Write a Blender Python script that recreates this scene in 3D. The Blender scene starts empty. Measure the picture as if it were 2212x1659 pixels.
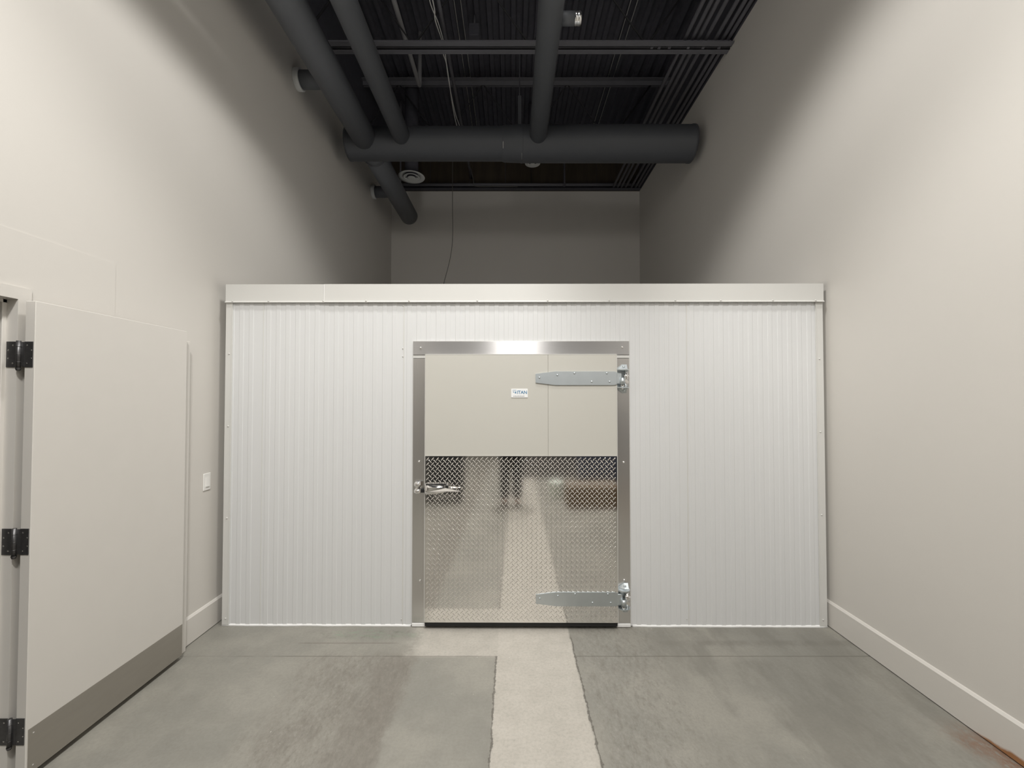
import bpy, bmesh, math, random
from mathutils import Vector, Matrix
random.seed(7)
scene = bpy.context.scene
COL = scene.collection
PI = math.pi

# ------------------------------------------------------------------ materials
def new_mat(name):
    m = bpy.data.materials.new(name); m.use_nodes = True
    nt = m.node_tree; nt.nodes.clear()
    out = nt.nodes.new('ShaderNodeOutputMaterial')
    b = nt.nodes.new('ShaderNodeBsdfPrincipled')
    nt.links.new(b.outputs[0], out.inputs[0])
    return m, nt, b

def lin(r, g, b):
    f = lambda c: (c/255/12.92) if c/255 <= .04045 else ((c/255+.055)/1.055)**2.4
    return (f(r), f(g), f(b), 1)

def simple(name, col, rough=.5, metal=0., var=.0, vscale=8., bump=0., bscale=60., stretch=None, spec=.5):
    """plain surface with a little procedural colour variation and bump"""
    m, nt, b = new_mat(name)
    N, L = nt.nodes.new, nt.links.new
    b.inputs['Roughness'].default_value = rough
    b.inputs['Metallic'].default_value = metal
    b.inputs['Specular IOR Level'].default_value = spec
    tc = N('ShaderNodeTexCoord'); mp = N('ShaderNodeMapping')
    if stretch: mp.inputs['Scale'].default_value = stretch
    L(tc.outputs['Object'], mp.inputs[0])
    n = N('ShaderNodeTexNoise'); n.inputs['Scale'].default_value = vscale; n.inputs['Detail'].default_value = 6
    L(mp.outputs[0], n.inputs['Vector'])
    mx = N('ShaderNodeMix'); mx.data_type = 'RGBA'
    L(n.outputs[0], mx.inputs['Factor'])
    mx.inputs['A'].default_value = tuple(c*(1-var) for c in col[:3])+(1,)
    mx.inputs['B'].default_value = tuple(min(1, c*(1+var)) for c in col[:3])+(1,)
    L(mx.outputs['Result'], b.inputs['Base Color'])
    if bump:
        n2 = N('ShaderNodeTexNoise'); n2.inputs['Scale'].default_value = bscale; n2.inputs['Detail'].default_value = 4
        L(mp.outputs[0], n2.inputs['Vector'])
        bp = N('ShaderNodeBump'); bp.inputs['Strength'].default_value = bump; bp.inputs['Distance'].default_value = .002
        L(n2.outputs[0], bp.inputs['Height']); L(bp.outputs[0], b.inputs['Normal'])
    return m

M = {}
M['wall'] = simple('beige_wall_paint', (.63, .605, .565), .6, var=.02, vscale=1.5, bump=.08, bscale=180)
M['trim_paint'] = simple('beige_trim_paint', (.64, .615, .575), .4, var=.02)
M['black_paint'] = simple('flat_black_paint', (.08, .08, .098), .75, var=.25, vscale=14, bump=.1)
M['black_wood'] = simple('brown_black_boarding', (.055, .042, .027), .8, var=.5, vscale=3, stretch=(4, 4, .6))
M['duct'] = simple('charcoal_duct_paint', (.062, .066, .075), .55, var=.08, vscale=5, bump=.05)
M['web'] = simple('shaded_web_paint', (.02, .02, .023), .7)  # roof steel paint darkened for the web bars, shade put into the colour
M['pipe'] = simple('mid_grey_pipe_paint', (.30, .30, .31), .5)
M['duct_thin'] = simple('lightened_duct_paint', (.112, .119, .132), .55, var=.08, vscale=5, bump=.05)  # charcoal duct paint lightened for the branches, missing light put into the colour
M['joist'] = simple('dark_grey_joist_paint', (.15, .15, .168), .6, var=.12, vscale=9)
M['panel'] = simple('white_ribbed_sheet_metal', (.66, .665, .665), .55, var=.012, vscale=2)
M['flash'] = simple('white_flashing', (.635, .63, .605), .5, var=.015, vscale=2)
M['caulk'] = simple('white_sealant', (.86, .86, .85), .5, var=.02)
M['door_skin'] = simple('beige_door_sheet', (.55, .538, .492), .45, var=.012, vscale=2)
M['alu_h'] = simple('brushed_aluminium', (.52, .51, .505), .29, .6, var=.05, vscale=20, stretch=(.4, 6, 30), bump=.02, bscale=90)
M['alu_v'] = simple('brushed_aluminium_upright', (.74, .73, .72), .32, 1., var=.05, vscale=20, stretch=(30, 6, .4), bump=.02, bscale=90)
def brushed(m, t, an=.8):
    nt = m.node_tree; b = next(n for n in nt.nodes if n.type == 'BSDF_PRINCIPLED')
    c = nt.nodes.new('ShaderNodeCombineXYZ')
    for i in range(3): c.inputs[i].default_value = t[i]
    nt.links.new(c.outputs[0], b.inputs['Tangent']); b.inputs['Anisotropic'].default_value = an
brushed(M['alu_h'], (0, 0, 1), 1.); brushed(M['alu_v'], (1, 0, 0))
M['tread'] = simple('polished_tread_plate', (.89, .875, .85), .075, 1., var=.03, vscale=4, bump=.03, bscale=8)
M['zinc'] = simple('zinc_plated_steel', (.60, .645, .665), .45, 1., var=.06, vscale=12)
M['chrome'] = simple('chrome', (.82, .81, .8), .1, 1.)
M['bright'] = simple('galvanised_steel', (.8, .8, .79), .22, 1., var=.1, vscale=30)
M['rubber'] = simple('black_rubber', (.01, .01, .01), .7)
M['hinge'] = simple('dark_bronze_steel', (.12, .118, .12), .42, .8, var=.3, vscale=60)
M['kick'] = simple('satin_stainless', (.40, .375, .335), .5, .75, var=.06, vscale=6, stretch=(1, 1, 6))
M['switch'] = simple('white_plastic', (.80, .79, .76), .35)
M['diffuser'] = simple('white_enamel', (.62, .63, .62), .4)
M['cable'] = simple('pale_grey_cable', (.72, .71, .69), .5)
M['cable_dark'] = simple('dark_cable', (.12, .115, .11), .6)
M['badge_white'] = simple('white_badge', (.85, .86, .86), .3)
M['badge_blue'] = simple('blue_print', (.10, .24, .40), .4)
M['badge_grey'] = simple('grey_print', (.35, .35, .34), .5)
M['cloth_dark'] = simple('dark_cloth', (.012, .012, .015), .9, var=.2, vscale=40)
M['skin'] = simple('skin', (.5, .3, .22), .5)
M['hair'] = simple('dark_hair', (.02, .014, .01), .6)
M['black_plastic'] = simple('black_plastic', (.02, .02, .022), .4)
M['steel_dark'] = simple('dark_painted_steel', (.018, .019, .021), .45)
M['blue_steel'] = simple('dark_blue_painted_steel', (.05, .06, .095), .4)
M['cardboard'] = simple('brown_cardboard', (.13, .085, .045), .8, var=.1)
M['bucket'] = simple('white_bucket_plastic', (.8, .86, .78), .35)

# concrete floor -----------------------------------------------------
def floor_material():
    m, nt, b = new_mat('worn_concrete_floor')
    N, L = nt.nodes.new, nt.links.new
    tc = N('ShaderNodeTexCoord'); sp = N('ShaderNodeSeparateXYZ'); L(tc.outputs['Object'], sp.inputs[0])
    def math_(op, a, b_=None, c=None, clamp=False):
        n = N('ShaderNodeMath'); n.operation = op; n.use_clamp = clamp
        for i, v in enumerate((a, b_, c)):
            if v is None: continue
            if hasattr(v, 'is_linked') or hasattr(v, 'node'): L(v, n.inputs[i])
            else: n.inputs[i].default_value = v
        return n.outputs[0]
    def noise(scale, detail=5, rough=.55, stretch=None, off=None, rot=0):
        n = N('ShaderNodeTexNoise'); n.inputs['Scale'].default_value = scale; n.inputs['Detail'].default_value = detail
        n.inputs['Roughness'].default_value = rough
        mp = N('ShaderNodeMapping')
        if stretch: mp.inputs['Scale'].default_value = stretch
        if off: mp.inputs['Location'].default_value = off
        if rot: mp.inputs['Rotation'].default_value = (0, 0, rot)
        L(tc.outputs['Object'], mp.inputs[0]); L(mp.outputs[0], n.inputs['Vector'])
        return n.outputs[0]
    def step(v, lo, hi):   # smooth 0..1 between lo and hi
        n = N('ShaderNodeMapRange'); n.interpolation_type = 'SMOOTHSTEP'
        L(v, n.inputs['Value']); n.inputs['From Min'].default_value = lo; n.inputs['From Max'].default_value = hi
        return n.outputs[0]
    def mix(fac, a, b_):
        n = N('ShaderNodeMix'); n.data_type = 'RGBA'
        if hasattr(fac, 'node'): L(fac, n.inputs['Factor'])
        else: n.inputs['Factor'].default_value = fac
        for k, v in (('A', a), ('B', b_)):
            if hasattr(v, 'node'): L(v, n.inputs[k])
            else: n.inputs[k].default_value = tuple(v)+(1,)
        return n.outputs['Result']
    X, Y = sp.outputs[0], sp.outputs[1]
    big = noise(1.3, 6, .6); mid = noise(7, 8, .65); fine = noise(60, 6, .7); streak = noise(3.0, 7, .65, (1.6, .5, 1), (3, 1, 0))
    # wobbled edges
    wob = math_('MULTIPLY', math_('SUBTRACT', noise(9, 6, .6), .5), .03)
    Xw = math_('ADD', X, wob); Yw = math_('ADD', Y, math_('MULTIPLY', wob, .6))
    # base colour: smooth greenish grey, scuffed brownish wear, mottling and scratches
    blot = noise(4.2, 10, .72, (1.25, .7, 1), (2, 9, 0)); grit = noise(30, 12, .8, (1.6, .8, 1), (1, 4, 0), .6); grit2 = noise(11, 10, .75, (2.2, .7, 1), (6, 2, 0), .6); scr1 = noise(2.2, 4, .6, (26, 1.1, 1), (4, 1, 0), .5); scr2 = noise(2.0, 4, .6, (22, 1., 1), (8, 3, 0), -.75)
    c0 = mix(step(big, .38, .62), (.236, .229, .202), (.300, .288, .252))
    worn = math_('MULTIPLY', math_('MULTIPLY', step(math_('ADD', X, math_('MULTIPLY', streak, .5)), -1.15, -.85), step(math_('ADD', Xw, math_('MULTIPLY', blot, .2)), -.50, -.56)), step(Y, 3.0, 2.8))
    c1 = mix(math_('MULTIPLY', worn, math_('ADD', .25, math_('MULTIPLY', step(blot, .4, .62), .6))), c0, (.205, .190, .163))
    c1 = mix(math_('MULTIPLY', step(blot, .50, .74), .28), c1, (.335, .318, .285))
    c1 = mix(math_('MULTIPLY', step(mid, .52, .36), .18), c1, (.178, .168, .146))
    rough_zone = math_('MAXIMUM', worn, math_('MULTIPLY', step(X, .40, .5), step(math_('ADD', X, math_('MULTIPLY', blot, .8)), 1.6, 1.1)))
    c1 = mix(math_('MULTIPLY', math_('MULTIPLY', step(grit, .50, .62), math_('ADD', .15, rough_zone, None, True)), .5), c1, (.335, .315, .28))
    c1 = mix(math_('MULTIPLY', math_('MULTIPLY', step(grit, .48, .38), math_('ADD', .1, rough_zone, None, True)), .5), c1, (.155, .143, .122))
    c1 = mix(math_('MULTIPLY', math_('MULTIPLY', step(grit2, .50, .36), rough_zone), .5), c1, (.165, .150, .128))
    c1 = mix(math_('MULTIPLY', math_('MULTIPLY', step(grit2, .52, .66), rough_zone), .4), c1, (.32, .30, .265))
    c1 = mix(math_('MULTIPLY', math_('MAXIMUM', step(scr1, .66, .74), step(scr2, .68, .76)), .22), c1, (.40, .38, .34))
    c1 = mix(math_('MULTIPLY', math_('MULTIPLY', worn, step(math_('ADD', X, math_('MULTIPLY', streak, .3)), -.80, -.62)), .42), c1, (.168, .150, .128))
    rgt = math_('MULTIPLY', step(X, .7, 1.2), step(streak, .42, .62))
    c1 = mix(math_('MULTIPLY', rgt, .5), c1, (.165, .158, .137))
    band = math_('MULTIPLY', step(math_('ABSOLUTE', math_('SUBTRACT', Yw, 3.02)), .05, .01), math_('MULTIPLY', step(X, .9, 1.3), step(mid, .35, .55)))
    c1 = mix(math_('MULTIPLY', band, .5), c1, (.165, .155, .135))
    lf = math_('MULTIPLY', step(math_('ABSOLUTE', math_('SUBTRACT', Y, 3.02)), .008, .003), math_('MULTIPLY', step(X, -1.5, -1.4), step(X, -.75, -.85)))
    c1 = mix(math_('MULTIPLY', lf, .5), c1, (.13, .105, .09))
    # slab between old joint and the pale trench: a touch greener
    # pale trench patch
    strip = math_('MULTIPLY', step(Xw, -.108, -.094), step(Xw, .414, .398))
    arm = math_('MULTIPLY', math_('MULTIPLY', step(math_('ADD', X, math_('MULTIPLY', math_('SUBTRACT', mid, .5), .25)), -.76, -.58), step(Xw, 0., -.05)),
                math_('MULTIPLY', step(Yw, 2.855, 2.87), .82))
    pale = math_('MAXIMUM', strip, arm)
    pc = mix(step(mid, .3, .7), (.43, .405, .36), (.49, .462, .414))
    pc = mix(math_('MULTIPLY', step(fine, .55, .75), .25), pc, (.30, .28, .245))
    c2 = mix(pale, c1, pc)
    # cracked edges of the trench
    rag = math_('ADD', .0015, math_('MULTIPLY', step(noise(17, 8, .8), .42, .72), .013))
    e1 = math_('ABSOLUTE', math_('ADD', Xw, .103)); e2 = math_('ABSOLUTE', math_('SUBTRACT', Xw, .412))
    k1 = math_('MULTIPLY', math_('LESS_THAN', e1, rag), math_('LESS_THAN', Y, 2.87))
    k2 = math_('LESS_THAN', e2, rag)
    crack = math_('MAXIMUM', k1, math_('MULTIPLY', k2, step(Y, 3.15, 3.05)))
    # sawn joint across the room
    jl = math_('LESS_THAN', math_('ABSOLUTE', math_('SUBTRACT', math_('ADD', Y, math_('MULTIPLY', wob, .15)), 2.868)), .0035)
    jl = math_('MULTIPLY', jl, math_('MULTIPLY', step(noise(2.2, 3, .5, None, (5, 2, 0)), .3, .5), math_('SUBTRACT', 1., strip)))
    dark = math_('MAXIMUM', math_('MULTIPLY', crack, .75), math_('MULTIPLY', jl, .65))
    c3 = mix(dark, c2, (.085, .075, .062))
    # green chalky smear and white paint specks
    gx = math_('POWER', math_('DIVIDE', math_('ADD', X, .98), .36), 2.); gy = math_('POWER', math_('DIVIDE', math_('SUBTRACT', Y, 3.13), .07), 2.)
    green = math_('MULTIPLY', step(math_('ADD', gx, gy), 1.3, .2), step(noise(11, 6, .7, (1, 3, 1)), .45, .65))
    c4 = mix(math_('MULTIPLY', green, .6), c3, (.23, .31, .22))
    sx = math_('POWER', math_('DIVIDE', math_('ADD', X, 1.05), .45), 2.)
    soot = math_('MULTIPLY', step(math_('ADD', sx, gy), 1.6, .3), step(noise(16, 7, .75), .5, .68))
    c4 = mix(math_('MULTIPLY', soot, .5), c4, (.115, .108, .09))
    spk = math_('GREATER_THAN', noise(34, 2, .5, (1, 1.6, 1), (7, 3, 0)), .775)
    c5 = mix(math_('MULTIPLY', spk, .7), c4, (.66, .64, .60))
    # brown sawdust in the right front corner
    rust = math_('MULTIPLY', math_('MULTIPLY', step(math_('ADD', X, math_('MULTIPLY', math_('SUBTRACT', mid, .5), .25)), 2.13, 2.29), step(Y, 2.36, 2.10)), step(grit, .38, .54))
    c6 = mix(math_('MULTIPLY', rust, .75), c5, (.20, .095, .05))
    c6 = mix(math_('MULTIPLY', math_('SUBTRACT', fine, .42), .8), c6, (.14, .132, .115))
    vm = N('ShaderNodeVectorMath'); vm.operation = 'SCALE'; L(c6, vm.inputs[0]); vm.inputs['Scale'].default_value = 1.03
    L(vm.outputs[0], b.inputs['Base Color'])
    b.inputs['Roughness'].default_value = .5
    L(math_('ADD', .38, math_('MULTIPLY', mid, .3)), b.inputs['Roughness'])
    h = math_('SUBTRACT', math_('ADD', math_('MULTIPLY', mid, .4), math_('MULTIPLY', fine, .25)), math_('MULTIPLY', dark, 1.4))
    bp = N('ShaderNodeBump'); bp.inputs['Strength'].default_value = .35; bp.inputs['Distance'].default_value = .004
    L(h, bp.inputs['Height']); L(bp.outputs[0], b.inputs['Normal'])
    return m
M['floor'] = floor_material()

def stained_baseboard():
    m, nt, b = new_mat('beige_baseboard_with_bare_wood_corner')
    N, L = nt.nodes.new, nt.links.new
    tc = N('ShaderNodeTexCoord'); sp = N('ShaderNodeSeparateXYZ'); L(tc.outputs['Object'], sp.inputs[0])
    n = N('ShaderNodeTexNoise'); n.inputs['Scale'].default_value = 14; n.inputs['Detail'].default_value = 8; L(tc.outputs['Object'], n.inputs['Vector'])
    # bare strip: rises from the floor towards the near end
    a = N('ShaderNodeMath'); a.operation = 'MULTIPLY_ADD'; L(sp.outputs[1], a.inputs[0]); a.inputs[1].default_value = -.16; a.inputs[2].default_value = .350
    w = N('ShaderNodeMath'); w.operation = 'MULTIPLY_ADD'; L(n.outputs[0], w.inputs[0]); w.inputs[1].default_value = .03; L(a.outputs[0], w.inputs[2])
    d = N('ShaderNodeMath'); d.operation = 'SUBTRACT'; L(w.outputs[0], d.inputs[0]); L(sp.outputs[2], d.inputs[1])
    mr = N('ShaderNodeMapRange'); L(d.outputs[0], mr.inputs['Value']); mr.inputs['From Min'].default_value = 0; mr.inputs['From Max'].default_value = .012
    mx = N('ShaderNodeMix'); mx.data_type = 'RGBA'; L(mr.outputs[0], mx.inputs['Factor'])
    mx.inputs['A'].default_value = (.64, .615, .575, 1); mx.inputs['B'].default_value = (.33, .16, .07, 1)
    L(mx.outputs['Result'], b.inputs['Base Color']); b.inputs['Roughness'].default_value = .45
    return m
M['baseboard_stained'] = stained_baseboard()

# ------------------------------------------------------------------ mesh building
class MB:
    def __init__(s): s.bm = bmesh.new()
    def _merge(s, t, mi=0, smooth=False):
        for f in t.faces:
            f.material_index = mi
            if smooth: f.smooth = True
        me = bpy.data.meshes.new('t'); t.to_mesh(me); t.free(); s.bm.from_mesh(me); bpy.data.meshes.remove(me)
        return s
    def box(s, x0, x1, y0, y1, z0, z1, bev=0, mi=0, seg=1):
        t = bmesh.new()
        v = [t.verts.new((x, y, z)) for x in (x0, x1) for y in (y0, y1) for z in (z0, z1)]
        for q in ((0, 1, 3, 2), (4, 6, 7, 5), (0, 4, 5, 1), (2, 3, 7, 6), (0, 2, 6, 4), (1, 5, 7, 3)):
            t.faces.new([v[i] for i in q])
        bmesh.ops.recalc_face_normals(t, faces=t.faces)
        if bev: bmesh.ops.bevel(t, geom=list(t.edges), offset=bev, segments=seg, affect='EDGES')
        return s._merge(t, mi)
    def prism(s, pts, d, bev=0, mi=0):
        """pts: 3D polygon, extruded by vector d"""
        t = bmesh.new()
        a = [t.verts.new(p) for p in pts]; d = Vector(d)
        b = [t.verts.new(Vector(p)+d) for p in pts]
        t.faces.new(a); t.faces.new(b[::-1]); n = len(a)
        for i in range(n): t.faces.new((a[i], b[i], b[(i+1) % n], a[(i+1) % n]))
        bmesh.ops.recalc_face_normals(t, faces=t.faces)
        if bev: bmesh.ops.bevel(t, geom=list(t.edges), offset=bev, segments=2, affect='EDGES')
        return s._merge(t, mi)
    def tube(s, path, r, n=16, cap=True, mi=0):
        path = [Vector(p) for p in path]
        rs = r if isinstance(r, (list, tuple)) else [r]*len(path)
        t = bmesh.new(); rings = []; u = None
        for i, p in enumerate(path):
            a = path[max(i-1, 0)]; c = path[min(i+1, len(path)-1)]
            if i == 0: dr = path[1]-path[0]
            elif i == len(path)-1: dr = path[-1]-path[-2]
            else: dr = (p-a).normalized()+(c-p).normalized()
            dr.normalize()
            if u is None:
                u = dr.cross(Vector((0, 0, 1)) if abs(dr.z) < .9 else Vector((1, 0, 0))).normalized()
            else:
                u = (u-dr*u.dot(dr)).normalized()
            w = dr.cross(u)
            rings.append([t.verts.new(p+(u*math.cos(k*2*PI/n)+w*math.sin(k*2*PI/n))*rs[i]) for k in range(n)])
        for i in range(len(rings)-1):
            for k in range(n):
                f = t.faces.new((rings[i][k], rings[i][(k+1) % n], rings[i+1][(k+1) % n], rings[i+1][k])); f.smooth = True
        if cap: t.faces.new(rings[0][::-1]); t.faces.new(rings[-1])
        bmesh.ops.recalc_face_normals(t, faces=t.faces)
        return s._merge(t, mi)
    def lathe(s, prof, c, axis='Z', n=32, mi=0):
        """prof: list of (radius, height) along axis from c"""
        t = bmesh.new(); rings = []
        c = Vector(c)
        ax = {'X': Matrix(((0, 0, 1), (1, 0, 0), (0, 1, 0))), 'Y': Matrix(((1, 0, 0), (0, 0, 1), (0, 1, 0))), 'Z': Matrix.Identity(3)}[axis]
        for r, h in prof:
            if r < 1e-6: rings.append([t.verts.new(c+ax @ Vector((0, 0, h)))])
            else: rings.append([t.verts.new(c+ax @ Vector((r*math.cos(k*2*PI/n), r*math.sin(k*2*PI/n), h))) for k in range(n)])
        for a, b in zip(rings, rings[1:]):
            for k in range(n):
                q = [a[k % len(a)], a[(k+1) % len(a)], b[(k+1) % len(b)], b[k % len(b)]]
                q = list(dict.fromkeys(q))
                if len(q) >= 3:
                    try: t.faces.new(q).smooth = True
                    except ValueError: pass
        bmesh.ops.recalc_face_normals(t, faces=t.faces)
        return s._merge(t, mi)
    def grid_extrude(s, prof, z0, z1, mi=0):
        """open profile [(x,y)] swept from z0 to z1 (sheet)"""
        t = bmesh.new()
        a = [t.verts.new((x, y, z0)) for x, y in prof]; b = [t.verts.new((x, y, z1)) for x, y in prof]
        for i in range(len(a)-1): t.faces.new((a[i], a[i+1], b[i+1], b[i]))
        return s._merge(t, mi)
    def build(s, name, mat, parent=None):
        me = bpy.data.meshes.new(name)
        if parent is not None:
            o_loc = world_loc(parent)
            bmesh.ops.translate(s.bm, verts=s.bm.verts, vec=-o_loc)
        s.bm.to_mesh(me); s.bm.free()
        for m in (mat if isinstance(mat, (list, tuple)) else [mat]): me.materials.append(m)
        o = bpy.data.objects.new(name, me); COL.objects.link(o)
        if parent is not None: o.parent = parent
        return o

def world_loc(o):
    v = Vector((0, 0, 0))
    while o is not None: v += Vector(o.location); o = o.parent
    return v

def tag(o, label, cat=None, group=None, kind=None):
    o['label'] = label
    if cat: o['category'] = cat
    if group: o['group'] = group
    if kind: o['kind'] = kind
    return o
def thing(name, label, cat, loc=(0, 0, 0), group=None, kind=None):
    o = bpy.data.objects.new(name, None); o.empty_display_size = .1; o.location = loc; COL.objects.link(o)
    return tag(o, label, cat, group, kind)
def dup_child(src, parent, offset=(0, 0, 0)):
    c = src.copy(); COL.objects.link(c); c.parent = parent
    c.location = Vector(src.location)+Vector(offset)
    return c

XL, XR, YB, YR = -2.212, 2.342, 7.92, -9.0     # inner faces of the walls
ZP, ZT = 5.47, 6.52                            # where the pale paint stops, deck height
T = .16
# door opening in the left wall
DY0, DY1, DZ = .985, 1.985, 2.178              # rough opening including the steel frame

# ------------------------------------------------------------------ room shell
o = MB().box(-4.2, XR+T, YR-T, YB+T, -.15, 0).build('floor', M['floor'])
tag(o, 'worn grey concrete floor with a pale patched strip in the middle', 'floor', kind='structure')

mb = MB()
mb.box(XL-T, XL, YR, DY0, 0, ZP).box(XL-T, XL, DY1, YB, 0, ZP).box(XL-T, XL, DY0, DY1, DZ, ZP)
mb.box(XL-.001, XL+.003, DY0-.3, 2.412, DZ, 2.43, mi=0).box(XL-.001, XL+.003, DY1, 2.412, .18, DZ)
mb.box(XL-T, XL, YR, YB, ZP, ZT, mi=1)
o = mb.build('wall_left', [M['wall'], M['black_paint']])
tag(o, 'beige left wall, black above the paint line, with an open doorway', 'wall', kind='structure')
o = MB().box(XR, XR+T, YR, YB, 0, ZP).box(XR, XR+T, YR, YB, ZP, ZT, mi=1).build('wall_right', [M['wall'], M['black_paint']])
tag(o, 'plain beige right wall running back past the cooler', 'wall', kind='structure')
mb = MB().box(XL-T, XR+T, YB, YB+T, 0, ZP)
xs = [XL+.0, -1.5, -.78, -.12, .35, .94, 1.55, XR]
for a, b in zip(xs, xs[1:]): mb.box(a+.004, b-.004, YB-.012, YB+T, ZP, ZT, mi=1)
mb.box(XL-T, XR+T, YB, YB+T, ZP, ZT, mi=2)
o = mb.build('wall_back', [M['wall'], M['black_wood'], M['black_paint']])
tag(o, 'dim grey back wall above the cooler with dark boarding at its top', 'wall', kind='structure')
o = MB().box(XL-T, XR+T, YR-T, YR, 0, ZT).build('wall_rear', M['steel_dark'])
tag(o, 'dark wall far behind the camera', 'wall', kind='structure')
o = MB().box(-4.2, -4.05, -.5, 3.2, 0, 2.9).box(-4.05, XL-T, -.5, -.4, 0, 2.9).box(-4.05, XL-T, 3.1, 3.2, 0, 2.9).box(-4.2, XL-T, -.5, 3.2, 2.8, 2.9).build('wall_corridor', M['wall'])
tag(o, 'beige corridor walls beyond the open doorway on the left', 'wall', kind='structure')

# ribbed roof deck, flutes running towards the back
prof = []; x = XL-T
while x < XR+T:
    prof += [(x, ZT), (x+.07, ZT), (x+.084, ZT-.045), (x+.138, ZT-.045)]; x += .152
t = bmesh.new()
a = [t.verts.new((p, YR, z)) for p, z in prof]; b = [t.verts.new((p, YB+T, z)) for p, z in prof]
for i in range(len(a)-1): t.faces.new((a[i], a[i+1], b[i+1], b[i]))
mb = MB(); mb._merge(t); mb.box(XL-T, XR+T, YR-T, YB+T, ZT+.002, ZT+.1)
o = mb.build('ceiling', M['black_paint'])
tag(o, 'black ribbed steel roof deck', 'ceiling', kind='structure')

def baseboard(name, x_wall, sgn, y0, y1, mat, label):
    # profile in X/Z with a chamfered top that catches the light
    p = [(x_wall, .006), (x_wall+sgn*.016, .006), (x_wall+sgn*.016, .176), (x_wall+sgn*.006, .188), (x_wall, .19)]
    o = MB().prism([(a, y0, z) for a, z in p], (0, y1-y0, 0)).build(name, mat)
    return tag(o, label, 'baseboard', kind='structure')
baseboard('baseboard_left', XL, 1, 2.93, YB, M['trim_paint'], 'short beige baseboard between the open door and the cooler')
baseboard('baseboard_right', XR, -1, YR, YB, M['baseboard_stained'], 'long beige baseboard on the right wall, bare brown at its near end')

# ------------------------------------------------------------------ steel door frame on the left wall
fr = thing('trim_1', 'beige steel door frame around the open doorway at the left edge', 'door frame', (XL, 1.457, 0), kind='structure')
FX = -2.2                                   # face of the frame, proud of the wall
def jamb(ya, yb, sg):
    # ya: opening side, yb: wall side; profile: face, rabbet, stop
    mb = MB()
    mb.box(FX-.002, FX, min(ya, yb), max(ya, yb), 0, DZ-.055)                  # face
    mb.box(XL, FX-.002, min(yb-.001*sg, yb), max(yb-.001*sg, yb), 0, DZ-.055)
    mb.box(FX-.05, FX-.002, min(ya, ya+sg*.003), max(ya, ya+sg*.003), 0, DZ-.055)   # rabbet
    mb.box(FX-.135, FX-.05, min(ya-sg*.016, ya+sg*.003), max(ya-sg*.016, ya+sg*.003), 0, DZ-.055, .002)   # stop
    mb.box(FX-.185, FX-.135, min(ya, ya+sg*.003), max(ya, ya+sg*.003), 0, DZ-.055)
    return mb
jamb(1.930, 1.985, 1).build('jamb', M['trim_paint'], fr)
jamb(1.04, .985, -1).build('jamb', M['trim_paint'], fr)
mb = MB().box(FX-.002, FX, .985, 1.985, DZ-.055, DZ).box(XL, FX-.002, .985, 1.985, DZ-.002, DZ)
mb.box(FX-.05, FX-.002, 1.04, 1.93, DZ-.055, DZ-.052).box(FX-.135, FX-.05, 1.04, 1.93, DZ-.071, DZ-.052).box(FX-.185, FX-.135, 1.04, 1.93, DZ-.055, DZ-.052)
mb.build('head', M['trim_paint'], fr)

# the open leaf, folded back against the wall
LX0, LX1, LY0, LY1 = -2.166, -2.121, 1.930, 2.834
dr = thing('door_1', 'beige flush door folded open against the left wall', 'door', (LX0, LY0, 0), kind='structure')
MB().box(LX0, LX1, LY0, LY1, .03, 2.115, .002).build('leaf', M['trim_paint'], dr)
o = MB().box(LX1-.0005, LX1+.0015, LY0+.008, LY1-.004, .034, .228, .0005).build('kick_plate', M['kick'], dr); o['label'] = 'satin grey metal kick plate'
for zz in (.06, .2):
    MB().lathe([(.004, 0), (.003, .0015), (0, .002)], (LX1+.0015, LY0+.03, zz), 'X', 12).build('screw', M['bright'], dr)
for zc in (1.876, 1.05, .227):
    mb = MB()
    mb.box(LX0+.002, LX1-.006, LY0-.003, LY0+.001, zc-.057, zc+.057)             # leaf on the door edge
    mb.box(FX-.044, FX-.001, LY0-.0035, LY0-.0005, zc-.057, zc+.057)             # leaf on the jamb
    mb.tube([(-2.184, LY0-.008, zc-.064), (-2.184, LY0-.008, zc+.06)], .0085, 14)
    for k in (-.034, .0, .034): mb.tube([(-2.184, LY0-.008, zc+k-.001), (-2.184, LY0-.008, zc+k+.001)], .0092, 14)
    mb.lathe([(.0, -.010), (.007, -.008), (.0095, 0), (.0095, .004)], (-2.184, LY0-.008, zc-.064), 'Z', 14)
    mb.box(FX+.002, LX0+.004, LY0-.004, LY0-.001, zc-.055, zc+.055)
    for dx, dz in ((.01, .04), (.03, .018), (.03, -.018), (.01, -.04)):
        mb.lathe([(.0035, -.0005), (.002, -.0015), (0, -.002)], (LX0+dx+.004, LY0-.003, zc+dz), 'Y', 10, mi=1)
        mb.lathe([(.0035, -.0005), (.002, -.0015), (0, -.002)], (FX-dx-.004, LY0-.0035, zc+dz), 'Y', 10, mi=1)
    o = mb.build('hinge', [M['hinge'], M['bright']], dr); o['label'] = 'dark steel butt hinge'

post = thing('trim_3', 'slim beige post on the wall at the free edge of the open door', 'door post', (XL, 2.885, 0), kind='structure')
MB().box(XL, -2.166, 2.846, 2.926, 0, 2.06, .003).build('board', M['trim_paint'], post)
for zz in (.12, .235, .42):
    MB().lathe([(.0045, 0), (.003, .0018), (0, .0024)], (-2.166, 2.862, zz), 'X', 12).build('screw', M['bright'], post)

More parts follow.
